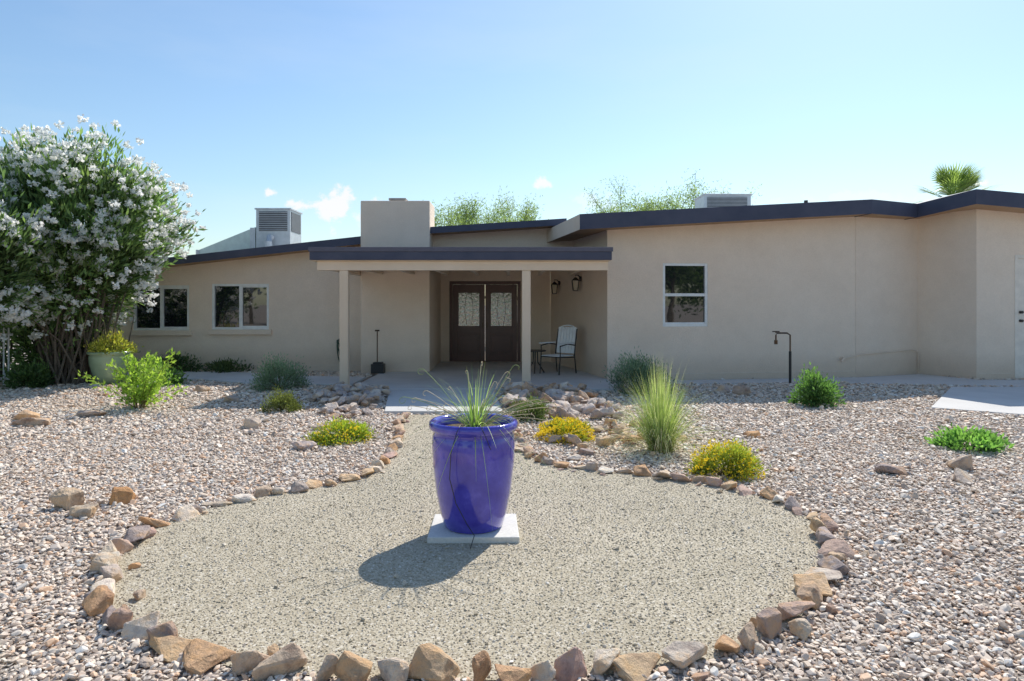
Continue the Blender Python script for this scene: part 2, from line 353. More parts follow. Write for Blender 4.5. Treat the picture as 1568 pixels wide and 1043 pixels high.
pc=template_coll('pebble',PEB,8); gc=template_coll('grit',GRT,4)
excl=[SL_WALK,SL_LEFT,SL_RIGHT,SL_APRON,[(-3.1,12.4),(2.1,12.4),(2.1,18),(-3.1,18)]]
PP=[];SS=[]
for (y0,y1,s,r) in [(2.0,4.2,.0236,.0150),(4.2,8.0,.0272,.0165),(8.0,11.5,.038,.0215),(11.5,16.0,.052,.028)]:
    P=jgrid(-.78*y1-1.5,.78*y1+1.5,y0,y1,s)
    k=(np.abs(P[:,0])<.78*P[:,1]+.8)&~inpoly(P,RING)
    for e in excl: k&=~inpoly(P,e)
    k&=~((P[:,0]>1.9)&(P[:,1]>13.9+.14*(P[:,0]-1.9)))
    P=P[k]; sc=r*rng.lognormal(0,.30,len(P)); PP.append(np.c_[P,sc*rng.uniform(.15,.7,len(P))]); SS.append(sc)
P=jgrid(-9,9,2.2,11,.34); P=P[~inpoly(P,RING)&(np.abs(P[:,0])<.78*P[:,1]+.8)]
for e in excl: P=P[~inpoly(P,e)]
sc=rng.uniform(.024,.040,len(P)); PP.append(np.c_[P,sc*.5]); SS.append(sc)
k=rng.integers(0,len(ring),170); P=ring[k]+rng.normal(0,.16,(170,2)); P=P[inpoly(P,RING)&(P[:,1]>2.95)]; sc=rng.uniform(.006,.014,len(P)); PP.append(np.c_[P,.005+sc*.4]); SS.append(sc)
instancer('gravel',np.concatenate(PP),np.concatenate(SS),pc)
P=jgrid(-2.7,2.4,2.7,9.9,.0165); P=P[inpoly(P,RING)]; P=P[(rng.uniform(size=len(P))<np.clip(1.3-(P[:,1]-3)*.12,.4,1))]
sc=.0054*rng.lognormal(0,.33,len(P)); big=rng.uniform(size=len(P))<.006; sc[big]*=1.9
instancer('path_grit',np.c_[P,.004+sc*.3],sc,gc)

# ---------------- border stones
mb=MB()
seg=np.diff(ring,axis=0); sl=np.hypot(*seg.T); cum=np.r_[0,np.cumsum(sl)]; t=0.1
while t<cum[-1]-.1:
    i=np.searchsorted(cum,t)-1; u=(t-cum[i])/sl[i]; p=ring[i]+seg[i]*u; a=math.atan2(seg[i][1],seg[i][0])
    near=p[1]<4.9; L=rng.uniform(.07,.155)*(1.0 if near else .95)
    wd=L*rng.uniform(.5,.9); h=rng.uniform(.040,.092)*(1.0 if near else .72)
    nv=np.array([-math.sin(a),math.cos(a)]); nrm=nv*rng.normal(0,.028)
    rock(mb,p[0]+nrm[0],p[1]+nrm[1],L,wd,h,a+rng.normal(0,.45),None,tilt=.24)
    if rng.uniform()<.4:
        q=p+nv*rng.choice([-1,1])*(wd+.03)+rng.normal(0,.02,2); rock(mb,q[0],q[1],L*.4,L*.3,h*.45,None,None,tilt=.3)
    t+=L*1.5+rng.uniform(-.01,.03)
mb.build('stone_border',ROCK)
mb=MB()
def pile(x0,x1,y0,y1,n,smin,smax,cols,layers=1):
    for i in range(n):
        s=rng.uniform(smin,smax); rock(mb,rng.uniform(x0,x1),rng.uniform(y0,y1),s,s*rng.uniform(.6,.9),s*rng.uniform(.4,.65),None,cols[rng.integers(len(cols))],z=s*.3+rng.uniform(0,.06)*layers,tilt=.4)
GR=[(.58,.53,.50),(.66,.60,.56),(.48,.43,.42),(.64,.48,.35),(.70,.62,.54)]
pile(-3.25,-2.15,10.4,12.2,90,.07,.16,GR,2)
pile(-.15,1.3,10.2,12.3,110,.08,.18,GR+[(.62,.42,.28)],2)
pile(.5,1.5,9.3,10.6,40,.08,.16,GR,1)
pile(-3.0,-2.0,9.2,10.3,22,.06,.12,GR,1)
mb.build('river_rock_pile',ROCK)
mb=MB()
pile(1.0,2.0,7.7,8.8,34,.06,.12,[(.70,.46,.28),(.74,.60,.44),(.62,.42,.26)],1)
pile(.4,1.1,7.3,8.6,14,.06,.12,[(.6,.5,.44),(.74,.60,.44)],1)
mb.build('dry_creek_rocks',ROCK)
def boulder(x,y,sx,sy,sz,col,ang=0):
    mb=MB(); rock(mb,x,y,sx,sy,sz,ang,tuple(c*1.2 for c in col),tilt=.1); mb.build('landscape_rock',ROCK)
for a in [(-3.49,5.35,.125,.10,.11,(.58,.46,.33),.2),(-3.22,5.12,.15,.09,.075,(.50,.42,.32),-.1),(-3.12,5.45,.115,.10,.085,(.62,.34,.15),0),
          (-6.6,9.3,.17,.12,.10,(.58,.42,.27),0),(-6.3,8.95,.30,.16,.08,(.52,.40,.30),0),(-5.9,9.6,.22,.15,.08,(.42,.38,.36),.3),
          (-3.34,8.76,.12,.10,.12,(.52,.45,.38),0),(-2.27,7.5,.17,.12,.07,(.46,.40,.38),.3),(-2.45,8.6,.12,.12,.06,(.46,.40,.36),.3),
          (3.55,6.4,.16,.10,.07,(.40,.34,.33),-.1),(4.05,6.1,.14,.10,.12,(.50,.44,.38),.2),(4.32,6.55,.14,.10,.11,(.54,.46,.38),-.2),
          (2.87,8.15,.12,.1,.05,(.60,.36,.18),0),(.78,7.2,.15,.09,.05,(.46,.38,.36),.1),(.62,6.95,.1,.08,.04,(.5,.46,.42),0),(4.0,11.9,.2,.15,.12,(.46,.34,.26),0),(3.8,12.2,.2,.15,.12,(.5,.42,.36),0),
          (.1,7.6,.12,.1,.04,(.5,.42,.32),0),(-4.5,11.0,.15,.1,.1,(.44,.39,.35),0),(-5.6,12.3,.2,.12,.1,(.5,.4,.3),0)]: boulder(*a)

# ================================================================= HOUSE
house=empty('stucco_house')
class Fr:
    def __init__(s,p0,p1):
        s.o=np.array(p0,float); d=np.array(p1,float)-s.o; s.len=np.linalg.norm(d); s.d=d/s.len; s.n=np.array([s.d[1],-s.d[0]])
    def pt(s,u,w,z): q=s.o+s.d*u+s.n*w; return (q[0],q[1],z)
    def box(s,mb,u0,u1,w0,w1,z0,z1,mi=0,col=(.5,.5,.5)):
        V=[s.pt(u,w,z) for z in (z0,z1) for w in (w0,w1) for u in (u0,u1)]
        mb.add(V,[(0,2,3,1),(4,5,7,6),(0,1,5,4),(2,6,7,3),(0,4,6,2),(1,3,7,5)],col,mi)
def wall(mb,fr,z0,zt0,zt1,ops=(),rev=.09,mi=0,u0=0,u1=None):
    u1=fr.len if u1 is None else u1
    zt=lambda u: zt0+(zt1-zt0)*(u-u0)/(u1-u0)
    cuts=sorted({u0,u1,*[o[0] for o in ops],*[o[1] for o in ops]})
    for a,b in zip(cuts[:-1],cuts[1:]):
        oo=sorted([(o[2],o[3]) for o in ops if o[0]<=a+1e-6 and o[1]>=b-1e-6]); z=z0
        for lo,hi in oo:
            if lo>z: mb.add([fr.pt(a,0,z),fr.pt(b,0,z),fr.pt(b,0,lo),fr.pt(a,0,lo)],[(0,1,2,3)],mi=mi)
            z=hi
        mb.add([fr.pt(a,0,z),fr.pt(b,0,z),fr.pt(b,0,zt(b)),fr.pt(a,0,zt(a))],[(0,1,2,3)],mi=mi)
    for a,b,lo,hi in ops:
        for q in ([(a,0,lo),(a,-rev,lo),(a,-rev,hi),(a,0,hi)],[(b,0,lo),(b,0,hi),(b,-rev,hi),(b,-rev,lo)],[(a,0,hi),(a,-rev,hi),(b,-rev,hi),(b,0,hi)],[(a,0,lo),(b,0,lo),(b,-rev,lo),(a,-rev,lo)]):
            mb.add([fr.pt(*p) for p in q],[(0,1,2,3)],mi=mi)
def window(fr,a,b,lo,hi,kind,name='window'):
    mb=MB(); t=.055; w0,w1=-.085,-.015
    fr.box(mb,a,b,w0,w1,lo,lo+t); fr.box(mb,a,b,w0,w1,hi-t,hi); fr.box(mb,a,a+t,w0,w1,lo+t,hi-t); fr.box(mb,b-t,b,w0,w1,lo+t,hi-t)
    if kind=='slide':
        m=(a+b)/2; fr.box(mb,m-.04,m+.04,w0,w1-.012,lo+t,hi-t)
        fr.box(mb,m+.04,b-t,w0,w1-.025,lo+t,lo+t+.03);fr.box(mb,m+.04,b-t,w0,w1-.025,hi-t-.03,hi-t)
    else:
        m=(lo+hi)/2; fr.box(mb,a+t,b-t,w0,w1-.012,m-.03,m+.03)
        fr.box(mb,a+t,b-t,w0,w1-.02,lo+t,lo+t+.03)
    fr.box(mb,a+.02,b-.02,-.075,-.06,lo+.02,hi-.02,mi=1)
    mb.build(name,[WHITE,GLASS],house)
wm=MB()
fC=Fr((-10.4,16.2),(-3.40,16.2)); zc=lambda x:3.14+.11*(x+3.46)
opC=[(-8.99+10.4,-7.66+10.4,.964,2.034),(-7.12+10.4,-5.77+10.4,.985,2.07)]
wall(wm,fC,-.05,zc(-10.4)-.1,zc(-3.40)-.1,opC)
wall(wm,Fr((-10.4,22),(-10.4,16.2)),-.05,zc(-10.4)-.1,zc(-10.4)-.1)
for o_ in opC: window(fC,*o_,'slide')
for o_ in opC:
    s_=MB(); fC.box(s_,o_[0]-.06,o_[1]+.08,-.02,.07,o_[2]-.12,o_[2]-.002); s_.build('window_sill',STUCCO2,house,bevel=.01)
fD=Fr((-1.95,16.2),(1.6,16.2)); wall(wm,fD,2.45,3.25,3.5)
wall(wm,Fr((-1.9,16.45),(-1.9,18.2)),-.05,2.6,2.6)
fE=Fr((-1.9,18.2),(1.02,18.2)); wall(wm,fE,-.05,2.6,2.6,[(.23,2.13,.055,2.2)],rev=.12)
fS=Fr((1.02,18.18),(1.955,14.0)); wall(wm,fS,-.05,3.12,3.12)
fA=Fr((1.955,14.0),(7.45,14.8)); opA=[(1.189,2.175,1.123,2.445)]
wall(wm,fA,-.05,3.14,3.5,opA); window(fA,*opA[0],'hung')
wall(wm,Fr((7.45,14.8),(9.21,15.5)),-.05,3.5,3.52)
wall(wm,Fr((9.21,15.5),(9.73,14.3)),-.05,3.52,3.62)
fB=Fr((9.73,14.3),(14,14.3)); opB=[(.80,1.75,.04,2.62)]; wall(wm,fB,-.05,3.62,3.2,opB,rev=.06)
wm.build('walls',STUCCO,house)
jm=MB()
fr=Fr((7.45,14.8),(9.21,15.5)); fr.box(jm,-.006,.006,-.02,.006,0,3.45)
fA.box(jm,.02,fA.len-.02,0,.008,.13,.15); fB.box(jm,.02,.75,0,.008,.13,.15); fC.box(jm,.02,6.8,0,.008,.13,.15)
jm.build('stucco_joints',mat_plain('joint_grey',(.74,.61,.49),.7),house)
ch=MB(); ch.box(-3.44,-1.87,15.5,16.5,-.05,3.94); ch.build('chimney',STUCCO2,house,bevel=.02)
cc=MB(); cc.box(-2.82,-2.48,15.8,16.1,3.94,3.99); cc.box(-2.85,-2.45,15.76,16.14,3.99,4.04); cc.build('chimney_cap',mat_plain('cap_grey',(.3,.29,.28),.6),house,bevel=.01)
def roofprism(name,pts,th,sidemat=None,parent=house):
    mb=MB(); n=len(pts); V=[(x,y,z) for x,y,z in pts]+[(x,y,z-th) for x,y,z in pts]
    for i in range(1,n-1):
        mb.add([pts[0],pts[i],pts[i+1]],[(0,1,2)],mi=1)
        q=[(p[0],p[1],p[2]-th+.015) for p in (pts[0],pts[i+1],pts[i])]; mb.add(q,[(0,1,2)],mi=2)
    for i in range(n):
        j=(i+1)%n; mi=0 if not sidemat or i not in sidemat else sidemat[i]
        mb.add([V[i],V[j],V[n+j],V[n+i]],[(3,2,1,0)],mi=mi)
    return mb.build(name,[FASCIA,ROOFTOP,SOFFIT,TRIMTAN],parent)
roofprism('roof_left',[(-10.9,15.6,zc(-10.9)),(-3.0,15.6,zc(-3.0)),(-3.0,22,zc(-3.0)),(-10.9,22,zc(-10.9))],.18)
roofprism('roof_centre',[(-2.4,15.6,3.32),(1.25,15.6,3.55),(1.25,22,3.55),(-2.4,22,3.32)],.15)
F1=(7.49,14.2,3.77);F2=(8.85,14.9,3.78);F3=(9.32,13.7,3.90)
roofprism('roof_right_wing',[(1.32,13.3,3.345),F1,(6.6,22,3.77),(-.0,21,3.345)],.30,{3:3})
roofprism('roof_right_wing_end',[F1,F2,(8.4,22,3.78),(6.6,22,3.77)],.30)
roofprism('roof_far_wing',[F3,(14,13.7,3.48),(14,22,3.48),(8.4,22,3.78),F2],.30)
pm=MB(); pm.box(-3.71,1.83,12.5,16.15,2.40,2.62,mi=0)
pm.box(-1.93,1.4,16.16,18.35,2.46,2.60,mi=1)
pm.build('porch_roof',[FASCIA,TRIMTAN],house,bevel=.006)
pm=MB(); pm.box(-3.69,1.81,12.55,16.1,2.385,2.398); pm.build('porch_ceiling',TRIMTAN,house)
pm=MB(); pm.box(-3.73,1.85,12.485,12.56,2.555,2.635); pm.build('drip_edge',mat_plain('drip',(.09,.085,.12),.4),house,bevel=.004)
pm=MB(); pm.box(-3.6,1.78,12.6,12.76,2.215,2.384); pm.box(-3.6,-3.45,12.762,15.99,2.25,2.384)
for i in range(7): pm.box(-3.0+.72*i,-2.92+.72*i,12.762,16.1,2.26,2.384)
pm.build('porch_beams',TRIMTAN,house,bevel=.006)
pm=MB(); pm.box(-3.19,-3.03,12.61,12.75,.0,2.214); pm.box(.185,.345,12.61,12.75,.0,2.214); pm.build('porch_posts',TRIMTAN,house,bevel=.01)
pm=MB(); pm.box(-2.95,1.95,12.40,18.19,-.03,.055); pm.build('porch_floor',CONC,house,bevel=.01)
dm=MB(); a,b,lo,hi=.23,2.13,.055,2.2
fE.box(dm,a,b,-.10,-.01,hi-.09,hi); fE.box(dm,a,a+.09,-.10,-.01,lo,hi-.09); fE.box(dm,b-.09,b,-.10,-.01,lo,hi-.09)
mid=(a+b)/2
for (p,q) in ((a+.092,mid-.004),(mid+.004,b-.092)):
    z1=hi-.092; gz0,gz1=.98,z1-.20; gu0,gu1=p+.13,q-.13
    fE.box(dm,p,gu0,-.09,-.04,lo,z1); fE.box(dm,gu1,q,-.09,-.04,lo,z1)
    fE.box(dm,gu0,gu1,-.09,-.04,gz1,z1); fE.box(dm,gu0,gu1,-.09,-.04,.80,gz0); fE.box(dm,gu0,gu1,-.09,-.04,lo,.28)
    fE.box(dm,gu0,gu1,-.088,-.062,.28,.80); fE.box(dm,gu0+.05,gu1-.05,-.062,-.045,.33,.75)
    fE.box(dm,gu0,gu1,-.085,-.07,gz0,gz1,mi=1)
    for (x0,x1,y0,y1) in ((gu0,gu0+.02,gz0,gz1),(gu1-.02,gu1,gz0,gz1),(gu0+.02,gu1-.02,gz0,gz0+.02),(gu0+.02,gu1-.02,gz1-.02,gz1)): fE.box(dm,x0,x1,-.069,-.03,y0,y1)
    uc,zc2=(gu0+gu1)/2,(gz0+gz1)/2
    for sg in (-1,1):
        pts=[fE.pt(uc+sg*(.05+.06*math.sin(k*math.pi/8)),-.058,gz0+.03+(gz1-gz0-.06)*k/8) for k in range(9)]; dm.tube(pts,.006,.006,5)
for sgn in (-1,1): fE.box(dm,mid+sgn*.06-.012,mid+sgn*.06+.012,-.04,.01,.95,1.12,mi=2)
dm.build('double_entry_door',[DOORBR,DGLASS,BRONZE],house,bevel=.004)
dm=MB(); a,b,lo,hi=opB[0]; fB.box(dm,a,a+.07,-.055,.012,lo,hi); fB.box(dm,b-.07,b,-.055,.012,lo,hi); fB.box(dm,a+.07,b-.07,-.055,.012,hi-.07,hi)
fB.box(dm,a+.072,b-.072,-.055,-.02,lo,hi-.072)
for z in (1.42,1.24): 
    q=fB.pt(a+.13,0,z); dm.tube([(q[0],q[1]+.02,z),(q[0],q[1]-.05,z)],.03,.03,10,mi=1)
dm.build('side_door',[CREAM,BLACK],house,bevel=.004)
def lantern(d,x,z):
    e=empty('wall_lantern'); n=np.array([fS.n[0],fS.n[1]]); p=np.array([x,d]); c=p+n*.14
    mb=MB(); mb.tube([(p[0]+n[0]*.0,p[1]+n[1]*.0,z+.12),(p[0]+n[0]*.03,p[1]+n[1]*.03,z+.12)],.06,.06,10)
    mb.tube([(p[0],p[1],z+.12),(p[0]+n[0]*.07,p[1]+n[1]*.07,z+.2),(c[0],c[1],z+.2),(c[0],c[1],z+.14)],.012,.012,6)
    V=lambda r1,z1,r2,z2:[(c[0]+r*sx,c[1]+r*sy,zz) for r,zz in((r1,z1),(r2,z2)) for sx,sy in((-1,-1),(1,-1),(1,1),(-1,1))]
    Fq=[(0,1,5,4),(1,2,6,5),(2,3,7,6),(3,0,4,7),(0,3,2,1),(4,5,6,7)]
    mb.add(V(.085,z+.08,.02,z+.15),Fq); mb.add(V(.05,z-.16,.05,z-.14),Fq)
    for sx,sy in((-1,-1),(1,-1),(1,1),(-1,1)): mb.tube([(c[0]+sx*.05,c[1]+sy*.05,z-.15),(c[0]+sx*.075,c[1]+sy*.075,z+.08)],.008,.008,4)
    mb.add(V(.042,z-.135,.065,z+.075),Fq,mi=1)
    mb.build('lantern_body',[BLACK,mat_plain('lantern_glass',(.35,.30,.22),.1)],e)
lantern(15.65,1.586,2.05); lantern(17.3,1.21,2.0)
mb=MB(); fr=Fr((7.45,14.8),(9.21,15.5)); 
q=[fA.pt(fA.len-.35,.04,.42),fA.pt(fA.len-.1,.04,.46),fr.pt(.1,.04,.50),fr.pt(1.7,.04,.56),fr.pt(1.86,.04,.50),fr.pt(1.86,.04,.10)]
mb.tube(q,.012,.012,6); mb.tube([fA.pt(fA.len-.35,0,.42),fA.pt(fA.len-.35,.12,.42)],.03,.03,8); mb.tube([fA.pt(fA.len-.35,.12,.42),fA.pt(fA.len-.42,.12,.36)],.02,.02,8)
mb.build('wall_faucet',STUCCO2)
e=empty('water_standpipe'); mb=MB(); x,y=5.48,13.45
mb.tube([(x,y,0),(x,y,.66)],.026,.026,10,mi=0); mb.tube([(x,y,.66),(x,y,.98),(x-.06,y,1.02),(x-.26,y,1.02),(x-.28,y,.98),(x-.28,y,.80)],.016,.016,8,mi=1)
mb.tube([(x-.28,y,.80),(x-.28,y,.88)],.035,.035,8,mi=1); mb.tube([(x-.35,y,1.05),(x-.21,y,1.05)],.012,.012,6,mi=1); mb.tube([(x-.28,y,1.02),(x-.28,y,1.06)],.012,.012,6,mi=1)
mb.build('pipe',[BLACK,BRONZE],e)
mb=MB(); x,y=-2.98,15.2; mb.box(x-.14,x+.14,y-.12,y+.12,.056,.26); mb.box(x-.10,x+.10,y-.09,y+.09,.26,.30); mb.tube([(x-.02,y,.3),(x-.02,y,.98)],.014,.014,8,mi=1); mb.tube([(x-.07,y,1.0),(x+.03,y,1.0)],.02,.02,8,mi=1)
mb.build('tool_stand',[BLACK,BRONZE],bevel=.01)
mb=MB(); pts=[]
for k in range(60):
    a=k*.45; pts.append((-4.02+.10*math.sin(a*.9),16.1-.03*math.cos(a),.42+.36*math.cos(a)*.9+.02*math.sin(k)))
mb.tube(pts,.014,.014,6); mb.build('garden_hose',HOSE,smooth=True)
def chair(x,y,rot):
    e=empty('patio_chair'); mb=MB()
    for sx in (-.27,.27):
        mb.tube([(sx,.30,.0),(sx,.24,.40),(sx,.27,.62),(sx*.98,.34,.98)],.014,.012,6)
        mb.tube([(sx,-.30,.0),(sx,-.26,.40),(sx,-.26,.62),(sx,.0,.66),(sx,.27,.62)],.014,.014,6)
        mb.tube([(sx,-.27,.38),(sx,.24,.36)],.014,.014,6)
        mb.box(sx-.035,sx+.035,-.30,.2,.665,.685,mi=1)
    mb.tube([(-.27,-.27,.38),(.27,-.27,.38)],.012,.012,6); mb.tube([(-.26,.34,.98),(-.14,.35,1.04),(0,.36,1.06),(.14,.35,1.04),(.26,.34,.98)],.014,.014,6,mi=1)
    mb.tube([(-.27,.24,.4),(.27,.24,.4)],.012,.012,6)
    for i in range(7): mb.box(-.26,.26,-.26+i*.07,-.205+i*.07,.392,.41,mi=1)
    for i in range(6):
        u=-.240+i*.083; V=[(u,.235,.44),(u+.070,.235,.44),(u+.070,.325,1.02),(u,.325,1.02),(u,.253,.44),(u+.070,.253,.44),(u+.070,.343,1.02),(u,.343,1.02)]
        mb.add(V,[(0,1,2,3),(4,7,6,5),(0,4,5,1),(3,2,6,7),(0,3,7,4),(1,5,6,2)],mi=1)
    o=mb.build('chair_frame',[BLACK,SLAT],e); e.location=(x,y,.056); e.rotation_euler=(0,0,rot)
chair(1.02,15.1,-.75)
e=empty('patio_table'); mb=MB(); tx,ty=.52,15.2
mb.tube([(tx,ty,.54),(tx,ty,.565)],.24,.24,20,mi=1)
for k in range(3):
    an=k*2.094+.4; mb.tube([(tx+.05*math.cos(an),ty+.05*math.sin(an),.54),(tx+.06*math.cos(an),ty+.06*math.sin(an),.3),(tx+.22*math.cos(an),ty+.22*math.sin(an),.058)],.014,.014,6)
mb.build('table_body',[BLACK,BLACK],e)

def cooler(x0,x1,y0,y1,z0,z1):
    e=empty('rooftop_cooler'); mb=MB(); mb.box(x0,x1,y0,y1,z0,z1); mb.box(x0-.03,x1+.03,y0-.03,y1+.03,z1,z1+.04)
    zl=z0+(z1-z0)*.45; mb.box(x0+.08,x0+(x1-x0)*.92,y0-.012,y0-.002,zl,z1-.05,mi=1)
    n=9
    for i in range(n):
        zz=zl+(z1-.05-zl)*(i+.5)/n; mb.box(x0+.08,x0+(x1-x0)*.92,y0-.03,y0-.013,zz-.006,zz+.006,mi=0)
    mb.box(x1+.002,x1+.014,y0+.08,y1-.08,zl,z1-.05,mi=1)
    for (p,q) in ((x0+.05,y0+.05),(x1-.05,y0+.05),(x0+.05,y1-.05),(x1-.05,y1-.05)): mb.tube([(p,q,z0-.6),(p,q,z0)],.025,.025,6)
    mb.build('cooler_body',[GALV,DKLOUV],e,bevel=.008); return e
cooler(-6.75,-5.85,18,18.95,3.05,4.08)
cooler(5.35,6.65,19,20,3.9,4.62)
mb=MB(); V=[(-8.3,18,2.8),(-6.77,18,2.8),(-6.77,18,3.62),(-8.3,18,3.0),(-8.3,19,2.8),(-6.77,19,2.8),(-6.77,19,3.62),(-8.3,19,3.0)]
mb.add(V,[(0,1,2,3),(4,7,6,5),(3,2,6,7),(0,3,7,4),(1,5,6,2)]); 
mb.box(-6.9,-6.77,17.97,17.99,2.8,3.6,mi=1); mb.box(-8.33,-8.25,17.97,17.99,2.8,3.02,mi=1)
mb.build('roof_duct',[FROST,GALV],bevel=.02)
mb=MB(); mb.tube([(-6.35,17.8,2.85),(-6.35,17.8,3.2),(-6.35,17.95,3.35)],.1,.1,10); mb.build('roof_vent',GALV)
mb=MB(); mb.tube([(7.75,18,3.7),(7.75,18,4.32)],.05,.05,10); mb.build('roof_vent',BLACK)

# ================================================================= POT
potE=empty('planter_pot')
m,nt,b=newmat('cobalt_glaze'); n=noisen(nt,7,5); r=ramp(nt,[(.3,(.045,.035,.36)),(.55,(.07,.06,.47)),(.75,(.13,.115,.62))]); nt.links.new(n.outputs['Fac'],r.inputs[0])
nt.links.new(r.outputs[0],b.inputs['Base Color']); b.inputs['Roughness'].default_value=.12; b.inputs['Coat Weight'].default_value=.6; b.inputs['Coat Roughness'].default_value=.05
n2=noisen(nt,9,3); bump(nt,b,n2.outputs['Fac'],.12,.02)
COB=m
px,py=-.27,4.79; z0=.045
prof=[(0,.0),(.19,0),(.205,.012),(.232,.10),(.262,.25),(.281,.42),(.289,.56),(.286,.64),(.275,.665),(.280,.672),(.305,.685),(.312,.705),(.308,.73),(.295,.742),(.275,.735),(.262,.71),(.258,.62)]
mb=MB(); mb.lathe([(r,z+z0) for r,z in prof],px,py,72); o=mb.build('pot_body',COB,potE,smooth=True)
mb=MB(); mb.lathe([(0.001,.68+z0),(.262,.675+z0)],px,py,40); mb.build('soil',mat_mottled('soil',(.10,.07,.05),(.2,.15,.1),20,.95,80,.9,.02),potE)
V=[(-.565,4.54),(.05,4.545),(.03,5.06),(-.57,5.05)]
slab('stone_paver',V,0,.045,CONCW,.006)
mb=MB(); base=(px+.01,py,.72)
blades(mb,base,75,.32,.58,1.0,.75,.006,(.16,.26,.08),(.42,.50,.22),9,.06)
blades(mb,base,60,.14,.34,.5,.4,.009,(.14,.24,.06),(.36,.46,.16),6,.06)
mb.build('spiky_plant',LEAF,potE)
mb=MB()
for i in range(32):
    an=rng.uniform(0,6.28); L=rng.uniform(.32,.56); sp=rng.uniform(.15,1.6); h=np.array([math.cos(an),math.sin(an)*.7,0]); d=unit(h*sp+np.array([0,0,1.]))
    t=np.linspace(0,1,8)[:,None]; P=np.array(base)+h*.04+d*L*t+(h*.4-np.array([0,0,.45]))*sp*.5*L*t**2
    end=P[-1]; tan=unit(P[-1]-P[-2]); r=rng.uniform(.016,.032)
    nrm=unit(np.array([0,0,-1.])-tan*(-tan[2])+h*.3); C=end+nrm*r; ks=np.linspace(0,rng.uniform(2.5,6.0),14)[1:]
    sp2=np.array([C+(-nrm*math.cos(k)+tan*math.sin(k))*r*(1-.09*k) for k in ks])
    mb.tube(np.concatenate([P,sp2]),.0026,.0016,5,col=(.68,.58,.38) if rng.uniform()<.75 else (.3,.4,.15))
mb.build('curly_stems',mat_attr('stem'),potE,smooth=True)
mb=MB()
mb.tube([(px-.05,py-.1,.76),(px-.07,py-.29,.797),(px-.09,py-.325,.76),(px-.13,py-.315,.62),(px-.14,py-.305,.45),(px-.10,py-.285,.28),(px-.03,py-.265,.14),(px+.02,py-.26,.06),(px+.0,py-.36,.012)],.003,.003,6)
mb.tube([(px+.0,py-.1,.76),(px+.06,py-.29,.80),(px+.10,py-.32,.72),(px+.13,py-.305,.64)],.0025,.0025,6)
mb.build('drip_tube',BLACK,potE,smooth=True)

# ================================================================= PLANTS
def dome(name,x,y,r,h,ca,cb,n=2600,L=.035,Wd=.014,flower=None,nf=0,clumps=26,up=.5,mat=LEAF,fl=.018,z0=0.0,seed_h=None):
    mb=MB()
    th=rng.uniform(0,6.28,clumps); ph=np.arccos(rng.uniform(0,1,clumps)); cc=np.stack([np.sin(ph)*np.cos(th)*r*.8,np.sin(ph)*np.sin(th)*r*.8,np.cos(ph)*h*.78],1)*rng.uniform(.7,1.12,(clumps,1))
    ci=rng.integers(0,clumps,n); off=rng.normal(0,1,(n,3))*np.array([r*.17,r*.17,h*.15]); C=cc[ci]+off; C[:,2]=np.abs(C[:,2])+.01
    D=unit(C/np.array([r,r,h]))+np.array([0,0,up])
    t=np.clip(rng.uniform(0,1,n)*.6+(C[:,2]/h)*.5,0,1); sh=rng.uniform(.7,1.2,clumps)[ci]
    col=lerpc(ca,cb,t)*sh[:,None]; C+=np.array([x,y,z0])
    leaves(mb,C,D,L,Wd,col,.55,0)
    for k in range(clumps):
        p=cc[k]; mb.tube([(x,y,z0),(x+p[0]*.5,y+p[1]*.5,z0+p[2]*.6),(x+p[0],y+p[1],z0+p[2])],.006,.003,4,col=(.12,.10,.05),mi=0)
    if flower:
        th=rng.uniform(0,6.28,nf); ph=np.arccos(rng.uniform(.05,1,nf)); U=np.stack([np.sin(ph)*np.cos(th),np.sin(ph)*np.sin(th),np.cos(ph)],1)
        U*= (1+.12*np.sin(th*5+ph*7))[:,None]
        F=U*np.array([r,r,h])*rng.uniform(.88,1.10,(nf,1))+np.array([x,y,z0])
        for rep in range(3): leaves(mb,F+rng.normal(0,fl*.2,F.shape),U+np.array([0,0,.4]),fl,fl*.8,lerpc(flower[0],flower[1],rng.uniform(0,1,nf)),1.0,1)
    return mb.build(name,[mat,PETALY],None)
YEL=((.82,.60,.03),(.92,.76,.06))
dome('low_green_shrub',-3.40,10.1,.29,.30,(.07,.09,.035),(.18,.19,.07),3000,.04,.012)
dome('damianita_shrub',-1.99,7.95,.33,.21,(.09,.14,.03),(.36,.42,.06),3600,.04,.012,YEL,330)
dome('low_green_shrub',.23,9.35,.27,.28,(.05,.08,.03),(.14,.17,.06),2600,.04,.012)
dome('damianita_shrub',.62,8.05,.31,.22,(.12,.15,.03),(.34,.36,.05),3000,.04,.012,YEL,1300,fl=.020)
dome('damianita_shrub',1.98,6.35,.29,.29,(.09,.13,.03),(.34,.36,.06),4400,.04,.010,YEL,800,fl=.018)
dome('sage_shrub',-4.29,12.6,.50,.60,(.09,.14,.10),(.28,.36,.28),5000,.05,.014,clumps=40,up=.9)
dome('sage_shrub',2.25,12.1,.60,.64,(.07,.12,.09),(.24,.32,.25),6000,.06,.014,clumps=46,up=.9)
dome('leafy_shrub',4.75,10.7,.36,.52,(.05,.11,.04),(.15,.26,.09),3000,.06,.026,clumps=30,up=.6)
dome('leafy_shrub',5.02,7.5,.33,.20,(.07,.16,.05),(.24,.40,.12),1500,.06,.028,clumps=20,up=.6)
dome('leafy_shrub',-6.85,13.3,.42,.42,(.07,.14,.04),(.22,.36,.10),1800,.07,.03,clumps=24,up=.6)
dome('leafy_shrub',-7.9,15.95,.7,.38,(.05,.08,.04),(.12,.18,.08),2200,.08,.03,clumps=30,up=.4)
dome('leafy_shrub',-6.6,15.9,.6,.25,(.05,.08,.04),(.14,.18,.08),1300,.08,.03,clumps=24,up=.4)
